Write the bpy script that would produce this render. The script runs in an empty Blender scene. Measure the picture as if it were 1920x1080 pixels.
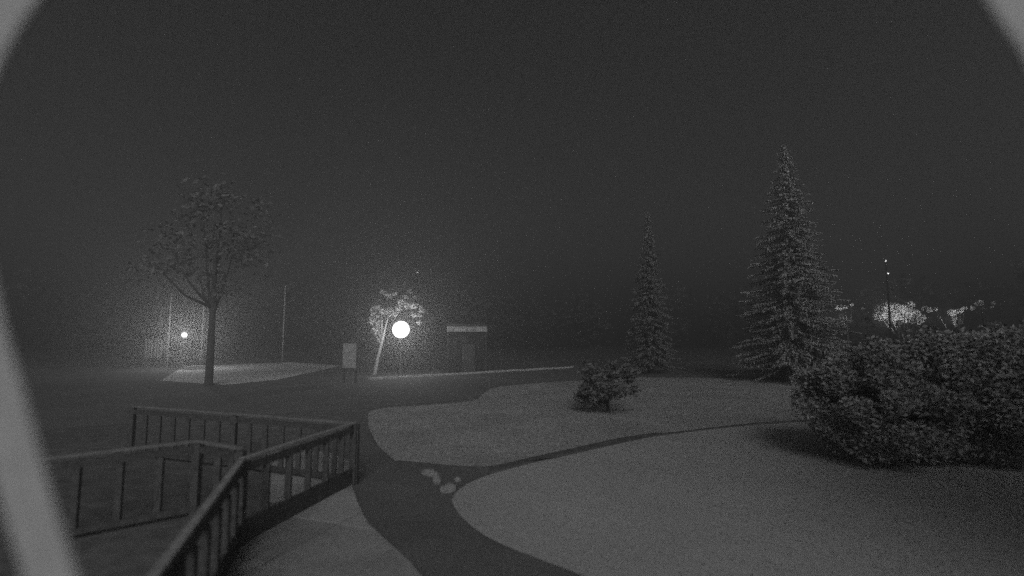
import bpy, bmesh, math, random
from mathutils import Vector, Matrix
random.seed(7)
R = math.radians
scn = bpy.context.scene
COL = scn.collection

# ------------------------------------------------------------------ camera
CAM_H = 2.7
FPX = 960.0                      # focal length in photo pixels (90 degrees across 1920)
TILT = math.atan2(90, FPX)       # the horizon lies at photo row 630
cd = bpy.data.cameras.new('camera')
cam = bpy.data.objects.new('camera', cd)
COL.objects.link(cam)
cam.location = (0, 0, CAM_H)
cam.rotation_euler = (R(90) + TILT, 0, 0)
cd.sensor_width = 36
cd.lens = 18
cd.clip_start = 0.02
cd.clip_end = 3000
cd.dof.use_dof = True
cd.dof.focus_distance = 22
cd.dof.aperture_fstop = 0.36
scn.camera = cam

# ------------------------------------------------------------------ night sky (monochrome: infrared camera)
SUN_EL, SUN_AZ = R(28), R(176)   # azimuth clockwise from +Y: behind the camera, to the right
w = bpy.data.worlds.new('World'); scn.world = w; w.use_nodes = True
nt = w.node_tree; nt.nodes.clear()
wo = nt.nodes.new('ShaderNodeOutputWorld'); bg = nt.nodes.new('ShaderNodeBackground')
sky = nt.nodes.new('ShaderNodeTexSky'); sky.sky_type = 'NISHITA'; sky.sun_disc = False
sky.sun_elevation = SUN_EL; sky.sun_rotation = SUN_AZ
bw = nt.nodes.new('ShaderNodeRGBToBW')
nt.links.new(sky.outputs[0], bw.inputs[0]); nt.links.new(bw.outputs[0], bg.inputs[0]); nt.links.new(bg.outputs[0], wo.inputs[0])
bg.inputs[1].default_value = 0.0078

# very soft sun lamp standing in for the camera's own infrared light
sl = bpy.data.lights.new('infrared_stand_in', 'SUN'); so = bpy.data.objects.new('infrared_stand_in', sl); COL.objects.link(so)
sl.energy = 4.2; sl.angle = R(28); sl.color = (1, 1, 1)
dvec = Vector((math.sin(SUN_AZ) * math.cos(SUN_EL), math.cos(SUN_AZ) * math.cos(SUN_EL), math.sin(SUN_EL)))
so.rotation_euler = dvec.to_track_quat('Z', 'Y').to_euler()
so.location = (6, -8, 20)

scn.view_settings.view_transform = 'Standard'
scn.view_settings.look = 'None'
scn.view_settings.exposure = 0
scn.view_settings.gamma = 1
scn.render.engine = 'CYCLES'
scn.cycles.use_denoising = False          # the photograph is grainy
scn.cycles.sample_clamp_indirect = 0.4
scn.cycles.sample_clamp_direct = 5.0
scn.cycles.volume_bounces = 0
scn.cycles.use_light_tree = False
scn.cycles.max_bounces = 4
scn.cycles.diffuse_bounces = 2

# ------------------------------------------------------------------ photo pixel -> place
FW = Vector((0, math.cos(TILT), math.sin(TILT))); UP = Vector((0, -math.sin(TILT), math.cos(TILT))); RT = Vector((1, 0, 0))
CP = Vector((0, 0, CAM_H))
def ray(px, py): return RT * ((px - 960) / FPX) + UP * ((540 - py) / FPX) + FW
def G(px, py, z=0.0):            # where the ray meets the height z
    r = ray(px, py); return CP + r * ((z - CAM_H) / r.z)
def H(px, py, y):                # where the ray reaches the distance y
    r = ray(px, py); return CP + r * (y / r.y)

# ------------------------------------------------------------------ materials (all neutral grey)
MATS = {}
def mat(name, v, rough=0.8, var=0.25, scale=4.0, bump=0.0, bscale=60.0, metal=0.0, var2=0.0, scale2=0.4, spec=0.3):
    if name in MATS: return MATS[name]
    m = bpy.data.materials.new(name); m.use_nodes = True; MATS[name] = m
    t = m.node_tree; b = t.nodes['Principled BSDF']
    b.inputs['Roughness'].default_value = rough; b.inputs['Metallic'].default_value = metal
    b.inputs['Specular IOR Level'].default_value = spec
    geo = t.nodes.new('ShaderNodeNewGeometry')
    n = t.nodes.new('ShaderNodeTexNoise'); n.inputs['Scale'].default_value = scale; n.inputs['Detail'].default_value = 6
    t.links.new(geo.outputs['Position'], n.inputs['Vector'])
    mr = t.nodes.new('ShaderNodeMapRange')
    mr.inputs['From Min'].default_value = 0.3; mr.inputs['From Max'].default_value = 0.7
    mr.inputs['To Min'].default_value = v * (1 - var); mr.inputs['To Max'].default_value = v * (1 + var)
    t.links.new(n.outputs['Fac'], mr.inputs['Value'])
    out = mr.outputs['Result']
    if var2:
        n2 = t.nodes.new('ShaderNodeTexNoise'); n2.inputs['Scale'].default_value = scale2; n2.inputs['Detail'].default_value = 3
        t.links.new(geo.outputs['Position'], n2.inputs['Vector'])
        m2 = t.nodes.new('ShaderNodeMapRange')
        m2.inputs['From Min'].default_value = 0.3; m2.inputs['From Max'].default_value = 0.7
        m2.inputs['To Min'].default_value = 1 - var2; m2.inputs['To Max'].default_value = 1 + var2
        t.links.new(n2.outputs['Fac'], m2.inputs['Value'])
        mu = t.nodes.new('ShaderNodeMath'); mu.operation = 'MULTIPLY'
        t.links.new(out, mu.inputs[0]); t.links.new(m2.outputs['Result'], mu.inputs[1]); out = mu.outputs[0]
    cc = t.nodes.new('ShaderNodeCombineColor')
    for i in range(3): t.links.new(out, cc.inputs[i])
    t.links.new(cc.outputs[0], b.inputs['Base Color'])
    if bump:
        nb = t.nodes.new('ShaderNodeTexNoise'); nb.inputs['Scale'].default_value = bscale; nb.inputs['Detail'].default_value = 4
        t.links.new(geo.outputs['Position'], nb.inputs['Vector'])
        bp = t.nodes.new('ShaderNodeBump'); bp.inputs['Strength'].default_value = bump; bp.inputs['Distance'].default_value = 0.02
        t.links.new(nb.outputs['Fac'], bp.inputs['Height']); t.links.new(bp.outputs['Normal'], b.inputs['Normal'])
    return m
def frosted(name, s):
    m = bpy.data.materials.new(name); m.use_nodes = True; t = m.node_tree; t.nodes.clear()
    o = t.nodes.new('ShaderNodeOutputMaterial'); a = t.nodes.new('ShaderNodeAddShader')
    e = t.nodes.new('ShaderNodeEmission'); e.inputs[1].default_value = s
    tr = t.nodes.new('ShaderNodeBsdfTransparent'); tr.inputs[0].default_value = (.7, .7, .7, 1)
    t.links.new(e.outputs[0], a.inputs[0]); t.links.new(tr.outputs[0], a.inputs[1]); t.links.new(a.outputs[0], o.inputs[0])
    m.cycles.emission_sampling = 'NONE'
    return m
def glow(name, s):
    m = bpy.data.materials.new(name); m.use_nodes = True
    b = m.node_tree.nodes['Principled BSDF']
    b.inputs['Base Color'].default_value = (.8, .8, .8, 1)
    b.inputs['Emission Color'].default_value = (1, 1, 1, 1); b.inputs['Emission Strength'].default_value = s
    m.cycles.emission_sampling = 'NONE'
    return m
M_ground = mat('dark_grass_ground', .085, .95, .35, 3, .5, 40, var2=.3, scale2=.15)
M_lawn = mat('mown_lawn', .30, .95, .08, 9, .3, 90, var2=.12, scale2=.35)
M_lawn2 = mat('rough_lawn', .25, .95, .22, 6, .7, 50, var2=.22, scale2=.5)
M_blade = mat('grass_blade', .21, .9, .12, 5, spec=.1)
M_asphalt = mat('asphalt', .095, .9, .22, 25, .5, 140, var2=.2, scale2=.6)
M_road = mat('road_asphalt', .095, .9, .2, 12, .3, 120, var2=.2, scale2=.2)
M_slab = mat('concrete_slab', .245, .9, .13, 14, .3, 120, var2=.14, scale2=1.3)
def per_piece(m, lo, hi):
    t = m.node_tree; cc = [n for n in t.nodes if n.type == 'COMBINE_COLOR'][0]; src = cc.inputs[0].links[0].from_socket
    oi = t.nodes.new('ShaderNodeObjectInfo'); mr = t.nodes.new('ShaderNodeMapRange'); mr.inputs['To Min'].default_value = lo; mr.inputs['To Max'].default_value = hi
    mu = t.nodes.new('ShaderNodeMath'); mu.operation = 'MULTIPLY'
    t.links.new(oi.outputs['Random'], mr.inputs['Value']); t.links.new(src, mu.inputs[0]); t.links.new(mr.outputs['Result'], mu.inputs[1])
    for i in range(3): t.links.new(mu.outputs[0], cc.inputs[i])
per_piece(M_slab, .86, 1.12)
M_timber = mat('dark_timber', .042, .7, .35, 12, .3, 60)
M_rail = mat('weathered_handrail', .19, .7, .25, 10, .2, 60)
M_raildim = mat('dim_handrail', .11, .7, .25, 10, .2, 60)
M_barklit = mat('lit_bark', .3, .9, .4, 9, .8, 30)  # bark paled so the trunk beside the lamp looks lit
M_edge = mat('edging_board', .05, .8, .3, 8)
M_kerb = mat('kerb_stone', .4, .85, .2, 6, .3, 50)
M_bark = mat('bark', .034, .9, .4, 9, .8, 30)
M_leaf = mat('leaf', .085, .7, .45, 2.5)
M_leafdark = mat('dark_leaf', .19, .95, .25, 2.0, spec=.05)
M_leafnight = mat('unlit_leaf', .10, .95, .25, 2.0, spec=.05)
M_leaflit = mat('lit_leaf', .5, .9, .25, 2.0, spec=.1)  # lamp and floodlight brightness put into the leaf colour
M_needle = mat('spruce_needle', .27, .9, .25, 1.6, spec=.1)
M_needledark = mat('dark_needle', .16, .8, .35, 1.6)
M_metal = mat('painted_post', .10, .5, .2, 6)
M_steel = mat('bright_pole', .45, .4, .2, 5)
M_pipe = mat('pale_painted_metal', .26, .5, .1, 20, .05, 80)
M_board = mat('pale_board', .26, .7, .2, 5)
M_wall = mat('pale_render_wall', .55, .9, .14, 1.2, .2, 20)
M_roof = mat('dark_roof', .05, .8, .3, 3)
M_dark = mat('dark_cladding', .018, .8, .3, 5)
M_fascia = mat('pale_fascia', .30, .7, .3, 4)
M_gravel = mat('lit_gravel', .5, .95, .3, 8, .6, 60)  # tone raised to brighten the small lamp's pool of light
M_stone = mat('pale_stone', .16, .9, .25, 9, .5, 30)

# ------------------------------------------------------------------ helpers
def obj(name, bm, m, parent=None, smooth=False):
    me = bpy.data.meshes.new(name)
    if isinstance(bm, tuple): me.from_pydata(bm[0], [], bm[1])
    else:
        bmesh.ops.recalc_face_normals(bm, faces=bm.faces); bm.to_mesh(me); bm.free()
    me.materials.append(m)
    if smooth:
        for p in me.polygons: p.use_smooth = True
    o = bpy.data.objects.new(name, me); COL.objects.link(o)
    if parent: o.parent = parent
    return o
def thing(name, label, cat, loc=(0, 0, 0), group=None):
    o = bpy.data.objects.new(name, None); COL.objects.link(o); o.location = loc
    o.empty_display_size = .2
    return tag(o, label, cat, group)
def tag(o, label, cat, group=None):
    o['label'] = label; o['category'] = cat
    if group: o['group'] = group
    return o
def struct(name, bm, m, smooth=False):
    o = obj(name, bm, m, None, smooth); o['kind'] = 'structure'; return o
def box(bm, c, s, rot=None, bev=0.0):
    r = bmesh.ops.create_cube(bm, size=1)
    vs = r['verts']
    for v in vs: v.co = Vector((v.co.x * s[0], v.co.y * s[1], v.co.z * s[2]))
    if bev:
        es = list({e for v in vs for e in v.link_edges})
        q = bmesh.ops.bevel(bm, geom=es, offset=bev, segments=2, affect='EDGES', profile=.5)
        vs = list({v for v in q['verts']} | {v for v in vs if v.is_valid})
    M = Matrix.Translation(Vector(c)) @ (rot.to_4x4() if rot is not None else Matrix.Identity(4))
    for v in vs: v.co = M @ v.co
    return bm
def bar(bm, a, b, wdt, hgt, bev=0.0):          # a beam from a to b, upright section
    a, b = Vector(a), Vector(b); d = b - a; L = d.length; d.normalize()
    side = d.cross(Vector((0, 0, 1)))
    if side.length < 1e-4: side = Vector((1, 0, 0))
    side.normalize(); up = side.cross(d)
    rot = Matrix((d, side, up)).transposed()
    return box(bm, (a + b) / 2, (L, wdt, hgt), rot, bev)
def tube(bm, pts, rad, n=10, cap=True):
    pts = [Vector(p) for p in pts]; rings = []
    prev = None
    for i, p in enumerate(pts):
        t = (pts[min(i + 1, len(pts) - 1)] - pts[max(i - 1, 0)]).normalized()
        ref = Vector((0, 0, 1)) if abs(t.z) < .95 else Vector((1, 0, 0))
        u = t.cross(ref).normalized() if prev is None else (prev - t * prev.dot(t)).normalized()
        prev = u; v = t.cross(u)
        r = rad[i] if isinstance(rad, (list, tuple)) else rad
        rings.append([bm.verts.new(p + (u * math.cos(2 * math.pi * k / n) + v * math.sin(2 * math.pi * k / n)) * r) for k in range(n)])
    for a, b in zip(rings, rings[1:]):
        for k in range(n): bm.faces.new((a[k], a[(k + 1) % n], b[(k + 1) % n], b[k]))
    if cap:
        bm.faces.new(rings[0]); bm.faces.new(rings[-1])
    return bm
def lathe(bm, prof, c=(0, 0, 0), n=20):
    c = Vector(c); rings = []
    for r, z in prof:
        rings.append([bm.verts.new(c + Vector((max(r, 1e-4) * math.cos(2 * math.pi * k / n), max(r, 1e-4) * math.sin(2 * math.pi * k / n), z))) for k in range(n)])
    for a, b in zip(rings, rings[1:]):
        for k in range(n): bm.faces.new((a[k], a[(k + 1) % n], b[(k + 1) % n], b[k]))
    bm.faces.new(rings[0]); bm.faces.new(rings[-1])
    return bm
def catmull(pts, sub=6, closed=False):
    pts = [Vector(p) for p in pts]; out = []; n = len(pts)
    for i in range(n if closed else n - 1):
        g = (lambda k: pts[k % n]) if closed else (lambda k: pts[max(0, min(n - 1, k))])
        p0, p1, p2, p3 = g(i - 1), g(i), g(i + 1), g(i + 2)
        for s in range(sub):
            t = s / sub
            out.append(.5 * ((2 * p1) + (p2 - p0) * t + (2 * p0 - 5 * p1 + 4 * p2 - p3) * t * t + (3 * p1 - p0 - 3 * p2 + p3) * t ** 3))
    if not closed: out.append(pts[-1])
    return out
def sheet(pix, z, smooth_pts=False):           # flat polygon on the ground from photo pixels
    pts = [G(x, y) for x, y in pix]
    if smooth_pts: pts = catmull(pts, 5, True)
    bm = bmesh.new()
    f = bm.faces.new([bm.verts.new((p.x, p.y, z)) for p in pts])
    if f.calc_area() and f.normal.z < 0: f.normal_flip()
    bmesh.ops.triangulate(bm, faces=bm.faces[:])
    return bm, [Vector((p.x, p.y)) for p in pts]
def inside(p, poly):
    c = False; j = len(poly) - 1
    for i in range(len(poly)):
        a, b = poly[i], poly[j]
        if (a.y > p.y) != (b.y > p.y) and p.x < (b.x - a.x) * (p.y - a.y) / (b.y - a.y) + a.x: c = not c
        j = i
    return c

# ------------------------------------------------------------------ ground, road, path, lawns
bm = bmesh.new(); bmesh.ops.create_circle(bm, cap_ends=True, radius=260, segments=64); struct('ground', bm, M_ground)
b_, road_poly = sheet([(-300, 778), (0, 756), (690, 713), (1060, 691), (1300, 677), (1500, 668), (1500, 690), (1300, 697), (1090, 712), (925, 724), (888, 748), (700, 764), (0, 812), (-300, 835)], .004)
struct('road', b_, M_road)
EDGE1 = [(1090, 1080), (1010, 1050), (950, 1026), (905, 1003), (870, 975), (852, 952), (848, 938), (860, 920), (890, 902), (935, 886), (1000, 869), (1060, 856), (1120, 842), (1180, 829), (1260, 815), (1500, 792), (2000, 772)]
b_, path_poly = sheet([(657, 902), (672, 950), (690, 985), (770, 1060), (830, 1130), (900, 1210), (1330, 1210), (1180, 1125)] + EDGE1[:12] + [(940, 874), (900, 880), (850, 878), (800, 872), (750, 868), (720, 850), (690, 820), (672, 796), (650, 790), (655, 850)], .004)
struct('path', b_, M_asphalt)
def with_curve(pix): return [(p[0], p[1]) for p in pix]
b_, lawn_poly = sheet([(1340, 1200), (1200, 1128)] + EDGE1 + [(2300, 850), (2300, 1200)], .012, True)
struct('lawn', b_, M_lawn)
b_, lawn2_poly = sheet([(733, 858), (750, 866), (800, 870), (850, 876), (900, 878), (935, 873), (1000, 858), (1060, 845), (1120, 831), (1180, 819), (1260, 811), (1500, 788), (2000, 768), (2000, 728), (1500, 712), (1200, 708), (1085, 714), (1000, 719), (928, 727), (905, 740), (885, 752), (800, 760), (705, 768), (690, 790), (705, 830)], .012, True)
struct('far_lawn', b_, M_lawn2)
# dark board along the lawn's far edge
pts = catmull([G(x, y) for x, y in [(745, 870), (800, 875), (850, 880), (895, 882), (935, 879), (1000, 863), (1060, 850), (1120, 836), (1180, 824), (1235, 816)]], 3)
edging = bmesh.new()
for a, b in zip(pts, pts[1:]): bar(edging, (a.x, a.y, .035), (b.x, b.y, .035), .06, .07)
tag(obj('lawn_edging', edging, M_edge), 'thin dark edging board curving between the near lawn and the far lawn', 'edging')

def blades(name, poly, n, h, label, ymax):
    xs = [p.x for p in poly]; ys = [p.y for p in poly]
    V, F = [], []; k = 0
    x0, x1, y0, y1 = max(min(xs), -20), min(max(xs), 25), min(ys), min(max(ys), ymax)
    while k < n:
        p = Vector((random.uniform(x0, x1), random.uniform(y0, y1)))
        if not inside(p, poly) : continue
        a = random.uniform(0, 6.28); wd = random.uniform(.006, .014); hh = h * random.uniform(.5, 1.3); ln = random.uniform(-.03, .03)
        i = len(V); c, s = math.cos(a) * wd, math.sin(a) * wd
        V += [(p.x - c, p.y - s, .012), (p.x + c, p.y + s, .012), (p.x + ln, p.y + random.uniform(-.03, .03), .012 + hh)]
        F.append((i, i + 1, i + 2)); k += 1
    o = obj(name, (V, F), M_blade); tag(o, label, 'grass'); o['kind'] = 'stuff'
    return o
blades('grass', lawn_poly, 30000, .02, 'short mown grass of the near lawn', 14)
blades('rough_grass', lawn2_poly, 34000, .05, 'longer grass on the lawn beyond the dark edging', 26)

# ------------------------------------------------------------------ paved patio: one slab each
patio = bmesh.new()
PAT = [(657, 905), (672, 950), (690, 985), (770, 1060), (860, 1180), (300, 1180), (412, 1080), (490, 976)]
pp = [G(x, y) for x, y in PAT]
f = patio.faces.new([patio.verts.new((p.x, p.y, .008)) for p in pp])
bmesh.ops.triangulate(patio, faces=patio.faces[:])
patio_o = struct('patio', patio, M_edge)
# cut the outline into slabs along the railing direction
def clip(poly, n, d):
    out = []
    for i in range(len(poly)):
        a, b = poly[i], poly[(i + 1) % len(poly)]
        da, db = a.dot(n) - d, b.dot(n) - d
        if da >= 0: out.append(a)
        if (da >= 0) != (db >= 0): out.append(a + (b - a) * (da / (da - db)))
    return out
outline = [Vector((p.x, p.y)) for p in pp]
e1 = (outline[0] - outline[7]).normalized(); e2 = Vector((-e1.y, e1.x))
us = [p.dot(e1) for p in outline]; vs_ = [p.dot(e2) for p in outline]
SX, SY, GAP = 1.35, 1.2, .011
iu = 0
u = min(us)
while u < max(us):
    v = max(vs_) - .02
    while v > min(vs_):
        q = outline
        for n, d in ((e1, u + GAP), (-e1, -(u + SX - GAP)), (e2, v - SY + GAP), (-e2, -(v - GAP))): q = clip(q, n, d) if q else q
        if len(q) > 2:
            bm = bmesh.new(); zt = .032 + random.uniform(-.003, .003)
            fc = bm.faces.new([bm.verts.new((p.x, p.y, zt)) for p in q])
            if fc.calc_area() > .02:
                ex = bmesh.ops.extrude_face_region(bm, geom=[fc])
                for vv in [g for g in ex['geom'] if isinstance(g, bmesh.types.BMVert)]: vv.co.z = .009
                s_ = obj('paving_slab', bm, M_slab); s_.parent = patio_o
            else: bm.free()
        v -= SY
    u += SX

b_, _ = sheet([(500, 846), (560, 843), (615, 848), (660, 866), (656, 896), (600, 914), (515, 945), (500, 940)], .006)
struct('landing', b_, M_slab)

# ------------------------------------------------------------------ railings
RH = 1.13
def railing(name, label, tops, spacing, board, post_w=.09, thick=.05, hr=None):
    P = [G(x, y, RH) for x, y in tops]
    o = thing(name, label, 'railing', (P[0].x, P[0].y, 0))
    off = Vector((P[0].x, P[0].y, 0))
    for i, p in enumerate(P):
        bm = bmesh.new(); box(bm, (p.x - off.x, p.y - off.y, (RH - .05) / 2), (post_w + .02, post_w + .02, RH - .05), None, .006); obj('post', bm, M_timber, o)
    for a, b in zip(P, P[1:]):
        a, b = a - off, b - off; d = (b - a); L = d.length; d.normalize()
        bm = bmesh.new(); bar(bm, (a.x, a.y, RH - .022), (b.x, b.y, RH - .022), .08, .045, .006); obj('handrail', bm, hr or M_rail, o)
        bm = bmesh.new(); bar(bm, (a.x, a.y, RH - .14), (b.x, b.y, RH - .14), .05, .09); obj('top_rail', bm, M_timber, o)
        if board:
            for z0 in (.03, .18):
                bm = bmesh.new(); bar(bm, (a.x, a.y, z0 + .07), (b.x, b.y, z0 + .07), .035, .14, .004); obj('kick_board', bm, M_timber, o)
        else:
            bm = bmesh.new(); bar(bm, (a.x, a.y, .12), (b.x, b.y, .12), .05, .09); obj('bottom_rail', bm, M_timber, o)
        n = max(1, round(L / spacing))
        zb = .325 if board else .166
        for k in range(1, n):
            c = a + d * (L * k / n); bm = bmesh.new()
            bar(bm, (c.x, c.y, zb), (c.x, c.y, RH - .187), thick * 1.8, thick); obj('baluster', bm, M_timber, o)
    return o
A = [(668, 790), (455, 858), (330, 1022), (255, 1120)]
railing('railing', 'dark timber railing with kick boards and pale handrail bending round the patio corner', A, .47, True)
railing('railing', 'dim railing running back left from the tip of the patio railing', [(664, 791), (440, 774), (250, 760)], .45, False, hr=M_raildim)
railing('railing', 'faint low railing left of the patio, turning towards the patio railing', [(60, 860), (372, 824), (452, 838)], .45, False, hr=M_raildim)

# ------------------------------------------------------------------ bent band standing in for the camera's housing rim
pix = [(5, 760), (-32, 630), (-62, 480), (-74, 330), (-68, 210), (-45, 130), (28, 0), (150, -140), (380, -270), (700, -340), (975, -360), (1250, -340), (1570, -270), (1800, -140), (1890, 0), (1972, 130), (2022, 330), (2022, 700)]
arch = [H(x, y, 1.05) for x, y in pix]
pa = H(96, 1080, 1.05); pb = H(48, 925, 1.05)
foot = pa + (pa - pb).normalized() * 1.1
tail = [Vector((foot.x + .12, 1.05, 0)), Vector((foot.x + .08, 1.05, .6)), foot, pa, pb]
rt_ = arch[-1]
path_pts = catmull(tail + arch + [Vector((rt_.x, 1.05, 1.2)), Vector((rt_.x, 1.05, 0))], 6)
hoop = thing('rim_stand_in', 'pale flat metal band close at the left edge, arching over the view', 'arch', (0, 1.05, 0))
def flat_band(bm, pts, wd, th):                # bent flat bar: wide face towards the house, small rounded edges
    prof = [(-wd / 2, th * .2), (-wd / 2, -th * .2), (-wd / 2 + th * .3, -th / 2), (wd / 2 - th * .3, -th / 2), (wd / 2, -th * .2), (wd / 2, th * .2), (wd / 2 - th * .3, th / 2), (-wd / 2 + th * .3, th / 2)]
    rings = []
    for i, p in enumerate(pts):
        t = (pts[min(i + 1, len(pts) - 1)] - pts[max(i - 1, 0)]).normalized()
        side = t.cross(Vector((0, 1, 0))).normalized()
        rings.append([bm.verts.new(p + side * a + Vector((0, b, 0))) for a, b in prof])
    for a, b in zip(rings, rings[1:]):
        for k in range(8): bm.faces.new((a[k], a[(k + 1) % 8], b[(k + 1) % 8], b[k]))
    bm.faces.new(rings[0]); bm.faces.new(rings[-1])
bm = bmesh.new(); flat_band(bm, [p - Vector((0, 1.05, 0)) for p in path_pts], .096, .014); obj('band', bm, M_pipe, hoop)
for x in (tail[0].x, rt_.x):  # foot plates and bolts invented to carry the stand-in band
    bm = bmesh.new(); box(bm, (x, 0, .016), (.2, .14, .016), None, .003); fp = obj('foot_plate', bm, M_pipe, hoop)
    for bx_ in (-.075, .075):
        bm = bmesh.new(); lathe(bm, [(.011, .0245), (.011, .032), (.004, .034)], (x + bx_, -.045, 0), 6); obj('bolt', bm, M_steel, fp)

# ------------------------------------------------------------------ pale stones at the tip of the lawn
def stone(px, py, s, label):
    bm = bmesh.new(); bmesh.ops.create_icosphere(bm, subdivisions=2, radius=1)
    sd = random.uniform(0, 50)
    for v in bm.verts:
        from mathutils import noise
        v.co *= 1 + .28 * noise.noise(v.co * 1.3 + Vector((sd, 0, 0)))
        v.co = Vector((v.co.x * s[0], v.co.y * s[1], max(v.co.z, -.35) * s[2]))
    p = G(px, py); o = obj('stone', bm, M_stone); o.location = (p.x, p.y, .004 + .3 * s[2]); o.rotation_euler.z = random.uniform(0, 3)
    return tag(o, label, 'stone', 'pale stones at the lawn tip')
stone(804, 891, (.17, .11, .09), 'flat pale stone, the farthest of those at the dark bed beside the far lawn')
stone(819, 907, (.08, .08, .16), 'small upright pale stone in the middle of the row by the lawn tip')
stone(841, 921, (.17, .12, .11), 'broad pale stone nearest to the rounded tip of the lawn')
stone(858, 903, (.08, .07, .06), 'tiny pale stone right beside the upper edge of the lawn tip')

# ------------------------------------------------------------------ trees and shrubs
def leaf_cloud(clumps, n, size, flat=.6):
    V, F = [], []
    for c, r in clumps:
        c = Vector(c)
        for _ in range(n):
            d = Vector((random.gauss(0, 1), random.gauss(0, 1), random.gauss(0, 1))).normalized() * (random.random() ** .45)
            p = c + Vector((d.x * r, d.y * r, d.z * r * flat * 1.2))
            a = Vector((random.gauss(0, 1), random.gauss(0, 1), random.gauss(0, .6))).normalized()
            b = a.cross(Vector((random.gauss(0, 1), random.gauss(0, 1), random.gauss(0, 1)))).normalized()
            s = size * random.uniform(.6, 1.4); i = len(V)
            V += [tuple(p - a * s), tuple(p + b * s * .5), tuple(p + a * s), tuple(p - b * s * .5)]
            F.append((i, i + 1, i + 2, i + 3))
    return V, F
def broadleaf(name, label, base, h, cr, trunk_h, tr, m_leaf, nclump=34, nleaf=110, lsize=.13, lean=0.0, cat='tree', group=None, crown_flat=.75, clumps=None, nl2=0, bark=None):
    o = thing(name, label, cat, base, group)
    bm = bmesh.new()
    top = Vector((lean, 0, h * .72))
    tube(bm, [(0, 0, -.05), (0, 0, .15), (lean * .2, .02, trunk_h * .5), (lean * .5, 0, trunk_h), top], [tr * 1.35, tr, tr * .85, tr * .7, tr * .15], 10)
    cz = trunk_h + (h - trunk_h) * .5; chh = (h - trunk_h) * .5
    if clumps: nleaf = nl2
    gen = clumps is None
    if gen: clumps = []
    for k in range(nclump if gen else 0):
        d = Vector((random.gauss(0, 1), random.gauss(0, 1), random.gauss(0, 1))).normalized() * (random.random() ** .4)
        clumps.append((Vector((lean * .8 + d.x * cr, d.y * cr, cz + d.z * chh)), random.uniform(.28, .5) * cr * crown_flat))
    for k in range(9):
        c = clumps[k][0]; s = Vector((lean * .5, 0, trunk_h * random.uniform(.8, 1.15)))
        mid = (s + c) / 2 + Vector((0, 0, -.12 * h * .3))
        tube(bm, [s, mid, c], [tr * .42, tr * .28, tr * .08], 6)
    obj('trunk', bm, bark or M_bark, o, True)
    obj('crown', leaf_cloud(clumps, nleaf, lsize), m_leaf, o)
    return o
def conifer(name, label, base, h, rad, m, tiers=46, group=None, seed=0, low=.06):
    rnd = random.Random(seed)
    o = thing(name, label, 'tree', base, group)
    bm = bmesh.new(); tube(bm, [(0, 0, -.05), (0, 0, h * .3), (0, 0, h * .98)], [h * .018, h * .013, .01], 8); obj('trunk', bm, M_bark, o, True)
    V, F = [], []
    for t in range(tiers):
        fz = low + (1 - low) * (t / tiers) ** .93; z = h * fz
        L0 = rad * (1 - fz) ** .82 + .08
        nb = max(6, int(17 * (1 - fz) + 5))
        for k in range(nb):
            a = rnd.uniform(0, 6.283); L = L0 * rnd.uniform(.55, 1.12); zz = z + rnd.uniform(-.2, .2) * h / tiers * 2
            droop = rnd.uniform(.12, .34); n = max(6, int(L / .10))
            dx, dy = math.cos(a), math.sin(a)
            for s in range(n):
                f = (s + .6) / n; r = L * f; z1 = zz - droop * L * (f ** 1.2) + .12 * L * max(0, f - .75)
                for q in range(3):
                    wv = (.10 + .18 * L * (1 - f * .75)) * rnd.uniform(.4, 1.1); sg = (-1, 1, 0)[q]
                    p = Vector((dx * r, dy * r, z1)); b = Vector((-dy * sg * .8 + dx * .6, dx * sg * .8 + dy * .6, rnd.uniform(-.45, .1))) * wv
                    wd = Vector((dx, dy, .3)) * .06 if q < 2 else Vector((-dy, dx, 0)) * .07
                    i = len(V); V += [tuple(p - wd), tuple(p + wd), tuple(p + b)]; F.append((i, i + 1, i + 2))
                for q in range(3):
                    p = Vector((dx * r - dy * rnd.uniform(-.2, .2) * L * (1 - f), dy * r + dx * rnd.uniform(-.2, .2) * L * (1 - f), z1 + .02))
                    an = a + rnd.uniform(.6, 2.5); wd = Vector((math.cos(an), math.sin(an), rnd.uniform(-.2, .2))) * rnd.uniform(.03, .07)
                    i = len(V); V += [tuple(p - wd), tuple(p + wd), tuple(p + Vector((rnd.uniform(-.05, .05), rnd.uniform(-.05, .05), -rnd.uniform(.08, .2))))]; F.append((i, i + 1, i + 2))
    obj('crown', (V, F), m, o)
    return o
def g0(px, py): p = G(px, py); return (p.x, p.y, 0)

# the spruces right of the middle
conifer('spruce_tree', 'tall pale grey spruce with ragged branches standing right of the middle', g0(1492, 716), 14.6, 3.7, M_needle, 74, seed=3)
conifer('spruce_tree', 'dark narrow spruce behind the round shrub, right of the middle', g0(1222, 700), 12.0, 2.2, M_needledark, 44, seed=5)
# round shrub at the back of the far lawn
broadleaf('shrub', 'low rounded grey shrub at the back of the far lawn', g0(1140, 775), 1.75, 1.15, .25, .06, M_leaf, 30, 120, .07, cat='shrub')
# large dark shrubs on the right
for (px, py, h, cr, lab) in ((1655, 868, 2.45, 1.45, 'dark dense shrub at the sloping left end of the big dark hedge'),
                             (1800, 868, 2.75, 1.65, 'tall dark shrub in the middle of the big dark hedge'),
                             (1985, 880, 2.85, 1.75, 'dark shrub at the right edge of the picture, last of the hedge')):
    broadleaf('dark_shrub', lab, g0(px, py), h, cr, .12, .09, M_leafdark, 80, 480, .048, cat='shrub', group='big dark shrubs on the right')
broadleaf('added_shade_tree', 'unseen tall broad tree added behind the viewer to shade the right side of the lawn', (9.4, -3.4, 0), 9.6, 4.3, 2.4, .25, M_leafnight, 56, 150, .16)  # out-of-view tree added only to darken the lawn's right side
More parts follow.
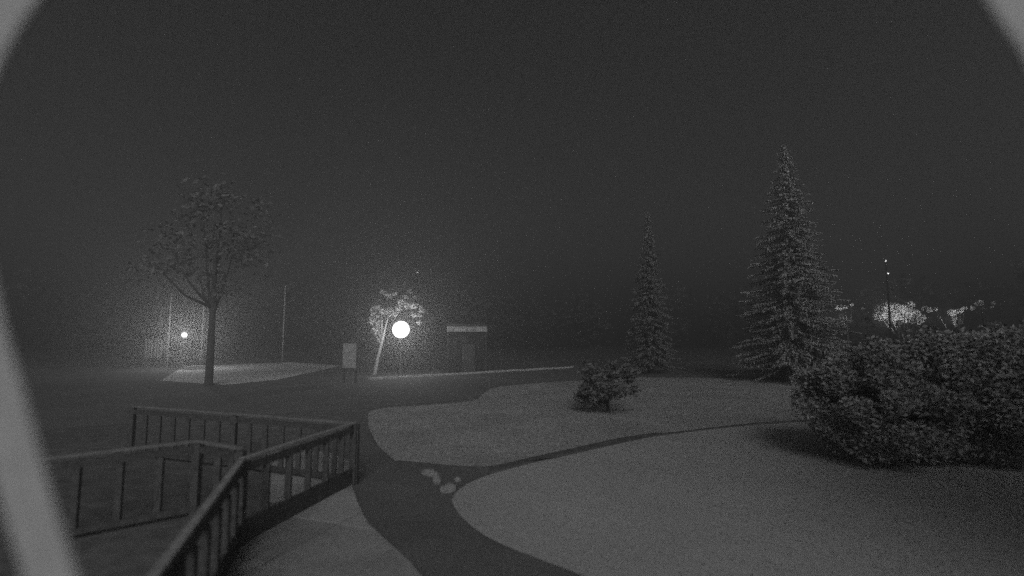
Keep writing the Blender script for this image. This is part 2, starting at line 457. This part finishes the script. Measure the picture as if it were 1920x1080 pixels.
# tree by the left lit forecourt: the dark trunk
broadleaf('tree', 'dark tree whose trunk stands before the lit forecourt on the left', g0(391, 722), 11.2, 3.4, 4.0, .22, M_leafnight, 46, 48, .15)
# tree wrapped round the bright lamp
lamp_base = G(750, 706); LY = lamp_base.y
TY = LY + 1.0
tb = H(704, 640, TY)
lt = broadleaf('small_tree', 'sparse small tree with lit leaves and trunk beside the bright lamp', (tb.x, TY, 0), 6.0, 1.9, 2.3, .13, M_leaflit, 10, 1, .13, lean=.9,
    clumps=[(H(random.gauss(x, sx), random.gauss(y, sy), TY + random.uniform(-.3, .8)) - Vector((tb.x, TY, 0)), random.uniform(.1, .26)) for x, y, sx, sy, n in ((702, 588, 9, 9, 9), (722, 578, 10, 5, 5), (762, 564, 7, 8, 9), (774, 572, 7, 12, 9), (788, 596, 4, 8, 4), (704, 620, 4, 14, 4), (740, 570, 18, 12, 6)) for _ in range(n)], bark=M_barklit, nl2=45)

# ------------------------------------------------------------------ lamps
def lamp(label, base, z, r, strength, gname):
    o = thing('globe_lamp', label, 'lamp', (base.x, base.y, 0), 'lit globe lamps')
    bm = bmesh.new(); lathe(bm, [(.13, 0), (.13, .05), (.075, .08), (.06, .5), (.042, .55), (.036, z - r - .1), (.05, z - r - .06), (.09, z - r - .02)], n=16); obj('post', bm, M_metal, o, True)
    bm = bmesh.new(); lathe(bm, [(.09, z - r - .019), (.1, z - r + .02)], n=16); obj('collar', bm, M_metal, o)
    bm = bmesh.new(); bmesh.ops.create_uvsphere(bm, u_segments=24, v_segments=14, radius=r)
    for v in bm.verts: v.co.z += z
    obj('globe', bm, frosted(gname, 1.6), o, True)
    ld = bpy.data.lights.new('bulb', 'POINT'); ld.energy = strength; ld.shadow_soft_size = r * .5
    lo = bpy.data.objects.new('bulb', ld); COL.objects.link(lo); lo.parent = o; lo.location = (0, 0, z)
    return o
zl = H(753, 618, LY).z
lamp('large glowing globe lamp on a post beside the small tree', lamp_base, zl, .58, 520, 'lamp_glow_bright')
b2 = G(342, 692); zl2 = H(340, 628, b2.y).z
lamp('small distant globe lamp on a post by the left forecourt', b2, zl2, .22, 1100, 'lamp_glow_small')

# ------------------------------------------------------------------ left forecourt and its things
b_, _ = sheet([(300, 714), (345, 687), (545, 679), (640, 686), (520, 712), (420, 722)], .008)
struct('forecourt', b_, M_gravel)
p, q = G(346, 694), G(384, 692.5)
bm = bmesh.new(); bar(bm, (p.x, p.y, .16), (q.x, q.y, .16), .5, .32, .02); tag(obj('concrete_block', bm, M_kerb), 'long pale concrete block under the small lamp on the left', 'block')
def pole(px, ybase, ytop, rad, label):
    b = G(px, ybase); zt = H(px, ytop, b.y).z
    o = thing('flagpole', label, 'pole', (b.x, b.y, 0), 'bare poles on the left')
    bm = bmesh.new(); tube(bm, [(0, 0, 0), (0, 0, zt * .5), (0, 0, zt)], [rad, rad * .85, rad * .6], 10); obj('shaft', bm, M_steel, o, True)
    bm = bmesh.new(); lathe(bm, [(.02, zt), (rad * 1.3, zt + .03), (rad * 1.3, zt + .06), (.02, zt + .1)], n=10); obj('cap', bm, M_steel, o)
pole(313, 688, 552, .05, 'dim bare pole, leftmost of the three thin poles')
pole(376, 684, 542, .06, 'brightest of the three thin poles, above the small left lamp')
pole(529, 682, 538, .05, 'faint bare pole standing right of the other two')
# slatted panel, far left
c = G(286, 684); o = thing('slatted_screen', 'pale slatted screen on posts at the far left of the lamp', 'screen', (c.x, c.y, 0)); o.rotation_euler.z = R(16)
zt, zb2 = H(286, 636, c.y).z, H(286, 671, c.y).z
for k in range(6):
    bm = bmesh.new(); box(bm, (-.62 + k * .25, 0, (zt + zb2) / 2), (.16, .04, zt - zb2), None, .006); obj('slat', bm, M_board, o)
for s in (-1, 1):
    bm = bmesh.new(); box(bm, (s * .5, .07, zt / 2 - .05), (.09, .09, zt - .1)); obj('post', bm, M_timber, o)
for z in (zb2 + .15, zt - .15):
    bm = bmesh.new(); box(bm, (0, .035, z), (1.3, .03, .08)); obj('rail', bm, M_timber, o)
# notice board left of the lamp
c = G(654, 718); o = thing('notice_board', 'pale blank notice board on two posts left of the bright lamp', 'sign', (c.x, c.y, 0)); o.rotation_euler.z = R(-22)
zt, zb2 = H(654, 644, c.y).z, H(654, 690, c.y).z
bm = bmesh.new(); box(bm, (0, 0, (zt + zb2) / 2), (.95, .05, zt - zb2), None, .01); obj('panel', bm, M_board, o)
for s in (-1, 1):
    bm = bmesh.new(); box(bm, (s * .42, .075, zt / 2), (.09, .09, zt), None, .006); obj('post', bm, M_timber, o)

# ------------------------------------------------------------------ kiosk with the lit fascia
c = G(880, 702); KD = c.y + 1.5
zt = H(876, 611, KD).z; zb2 = H(876, 622, KD).z
xl, xr = H(838, 616, KD).x, H(914, 616, KD).x; W = xr - xl
o = thing('kiosk', 'low dark kiosk with a pale lit fascia right of the bright lamp', 'kiosk', ((xl + xr) / 2, KD, 0)); o.rotation_euler.z = R(9)
bm = bmesh.new(); box(bm, (0, 1.25, (zb2) / 2), (W - .3, 2.2, zb2)); obj('wall', bm, M_dark, o)
for k in range(6):
    bm = bmesh.new(); box(bm, (-W / 2 + (k + .5) * W / 6, 0, (zt + zb2) / 2), (W / 6 - .015, .05, zt - zb2), None, .006); obj('fascia_board', bm, M_fascia, o)
bm = bmesh.new(); box(bm, (0, 1.3, zt + .06), (W + .25, 2.9, .1), None, .01); obj('roof', bm, M_roof, o)
bm = bmesh.new(); box(bm, (.12, .11, 1.05), (.95, .06, 2.1), None, .006); dr = obj('door', bm, M_roof, o)
bm = bmesh.new(); box(bm, (-.27, .06, 1.05), (.03, .05, .16), None, .004); obj('handle', bm, M_steel, dr)
for s in (-1, 1):
    bm = bmesh.new(); box(bm, (s * (W / 2 - .1), .06, zb2 / 2), (.1, .06, zb2 - .004)); obj('corner_post', bm, M_timber, o)

# ------------------------------------------------------------------ kerb along the road's far side, stone by stone
a, b = G(690, 712.5), G(1075, 690)
L = (b - a).length; d = (b - a).normalized(); n = int(L / 1.0)
kerb = thing('road_kerb', 'pale kerb of single stones along the far side of the road', 'kerb', (a.x, a.y, 0))
ang = math.atan2(d.y, d.x)
km = None
for k in range(n):
    if km is None:
        bm = bmesh.new(); box(bm, (0, 0, .075), (.985, .22, .15), None, .02); o = obj('kerb_stone', bm, M_kerb, kerb); km = o.data
    else:
        o = bpy.data.objects.new('kerb_stone', km); COL.objects.link(o); o.parent = kerb
    q = d * (k + .5) * (L / n)
    o.location = (q.x, q.y + random.uniform(-.02, .02), random.uniform(-.02, .01)); o.rotation_euler = (random.uniform(-.03, .03), 0, ang + random.uniform(-.015, .015))

# ------------------------------------------------------------------ floodlit trees on the far right
KF = .62                          # how far the floodlit group stands, against a first guess of 72 m
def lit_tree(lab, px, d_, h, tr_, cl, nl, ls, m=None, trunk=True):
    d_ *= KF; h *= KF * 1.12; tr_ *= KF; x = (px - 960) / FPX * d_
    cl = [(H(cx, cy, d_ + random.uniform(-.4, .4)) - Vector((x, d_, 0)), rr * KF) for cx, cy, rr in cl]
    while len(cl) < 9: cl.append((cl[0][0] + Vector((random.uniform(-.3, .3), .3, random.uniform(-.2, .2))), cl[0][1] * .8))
    return broadleaf('distant_tree', lab, (x, d_, 0), h, 1.5, tr_, .14, m or M_leaflit, 1, 1, ls * .7, group='trees near the floodlights', clumps=cl, nl2=nl)
def flood(label, x, y, z, power, size=.25):
    o = thing('floodlight', label, 'floodlight', (x, y, 0), 'floodlights behind the hedge')
    bm = bmesh.new(); tube(bm, [(0, 0, 0), (0, 0, z - .2)], .05, 8); obj('post', bm, M_metal, o)
    bm = bmesh.new(); box(bm, (0, -.12, z), (.4, .16, .34), None, .02); obj('housing', bm, M_metal, o)
    bm = bmesh.new(); box(bm, (0, -.03, z), (.34, .012, .28)); obj('lens', bm, glow('flood_glow', 6), o)
    ld = bpy.data.lights.new('floodlight_lamp', 'SPOT'); ld.energy = power; ld.shadow_soft_size = .12; ld.spot_size = R(125); ld.spot_blend = .6
    lo = bpy.data.objects.new('floodlight_lamp', ld); COL.objects.link(lo); lo.parent = o; lo.location = (0, .06, z); lo.rotation_euler = (R(122), 0, 0)
def fl_at(lab, px, py, d_, power):
    d_ *= KF; p = H(px, py, d_); flood(lab, p.x, d_, p.z, power)
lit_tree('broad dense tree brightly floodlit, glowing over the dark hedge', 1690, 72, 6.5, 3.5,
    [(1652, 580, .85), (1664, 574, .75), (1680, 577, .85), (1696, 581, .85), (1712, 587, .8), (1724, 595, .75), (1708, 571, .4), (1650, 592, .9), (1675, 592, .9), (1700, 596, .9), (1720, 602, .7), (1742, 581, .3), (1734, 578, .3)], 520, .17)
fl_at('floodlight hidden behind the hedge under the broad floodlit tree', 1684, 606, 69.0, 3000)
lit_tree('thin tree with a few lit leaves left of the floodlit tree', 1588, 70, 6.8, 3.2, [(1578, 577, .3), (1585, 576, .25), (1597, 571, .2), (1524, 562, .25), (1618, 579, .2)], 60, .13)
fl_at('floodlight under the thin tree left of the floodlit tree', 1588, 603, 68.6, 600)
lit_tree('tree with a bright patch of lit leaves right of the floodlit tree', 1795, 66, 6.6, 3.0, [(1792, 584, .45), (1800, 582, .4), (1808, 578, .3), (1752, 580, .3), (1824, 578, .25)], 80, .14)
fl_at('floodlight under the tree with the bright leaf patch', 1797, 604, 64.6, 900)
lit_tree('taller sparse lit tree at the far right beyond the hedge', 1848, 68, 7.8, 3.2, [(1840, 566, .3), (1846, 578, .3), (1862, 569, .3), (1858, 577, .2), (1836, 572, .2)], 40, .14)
for (px, d_, h, cr, lab) in ((1629, 60, 5.6, .5, 'narrow dark tree cutting off the left end of the floodlit tree'),
                             (1752, 56, 4.7, 1.2, 'low dark bushy tree under the right end of the floodlit tree')):
    d_ *= KF
    broadleaf('distant_tree', lab, ((px - 960) / FPX * d_, d_, 0), h * .78, cr * KF, .7, .14, M_leafnight, 24, 90, .1, group='trees near the floodlights')

# mast with two small lights
MD = 40.0
x = (1661 - 960) / FPX * MD * 1.0
p1, p2 = H(1661, 489, MD), H(1661, 513, MD)
o = thing('mast', 'thin dark mast with two tiny lights before the floodlit tree', 'mast', (p1.x, MD, 0))
bm = bmesh.new(); tube(bm, [(0, 0, 0), (0, 0, p1.z - .08)], [.085, .05], 8); obj('shaft', bm, M_dark, o)
for p in (p1, p2):
    bm = bmesh.new(); bmesh.ops.create_uvsphere(bm, u_segments=10, v_segments=6, radius=.05)
    for v in bm.verts: v.co += Vector((0, -.16 if p is p2 else 0, p.z))
    obj('warning_light', bm, glow('mast_light', 30 if p is p1 else 14), o)
# far beacon over the bright lamp
BD2 = 110.0
p1 = H(783, 511, BD2)
o = thing('beacon_mast', 'far thin mast with one tiny light above the bright lamp', 'mast', (p1.x, BD2, 0))
bm = bmesh.new(); tube(bm, [(0, 0, 0), (0, 0, p1.z - .14)], [.16, .07], 8); obj('shaft', bm, M_dark, o)
bm = bmesh.new(); bmesh.ops.create_uvsphere(bm, u_segments=10, v_segments=6, radius=.15)
for v in bm.verts: v.co.z += p1.z
obj('warning_light', bm, glow('beacon_light', 700), o)

# ------------------------------------------------------------------ far wood as one mass
V, F = [], []
for k in range(150):
    a = R(random.uniform(-62, 62)); d_ = random.uniform(115, 170)
    x, y = math.sin(a) * d_, math.cos(a) * d_
    h = random.uniform(9, 17); cr = random.uniform(3, 5)
    v, f = leaf_cloud([((x + random.uniform(-1, 1) * cr * .6, y + random.uniform(-1, 1) * cr * .6, h * random.uniform(.2, .85)), cr * random.uniform(.5, .8)) for _ in range(7)], 42, .8, 1.0)
    i = len(V); V += v; F += [tuple(q + i for q in ff) for ff in f]
o = obj('far_wood', (V, F), M_leafnight); tag(o, 'dark distant wood along the horizon', 'wood'); o['kind'] = 'stuff'

# ------------------------------------------------------------------ thin night mist
bm = bmesh.new(); box(bm, (0, 0, 9.25), (540, 540, 20.5))
hm = bpy.data.materials.new('mist'); hm.use_nodes = True; t = hm.node_tree; t.nodes.clear()
hm.cycles.homogeneous_volume = True
mo = t.nodes.new('ShaderNodeOutputMaterial'); pv = t.nodes.new('ShaderNodeVolumePrincipled')
pv.inputs['Color'].default_value = (.85, .85, .85, 1); pv.inputs['Density'].default_value = .022; pv.inputs['Anisotropy'].default_value = .72
t.links.new(pv.outputs[0], mo.inputs['Volume'])
hz = obj('haze', bm, hm); hz['kind'] = 'stuff'; tag(hz, 'thin pale night mist filling the whole place', 'haze')
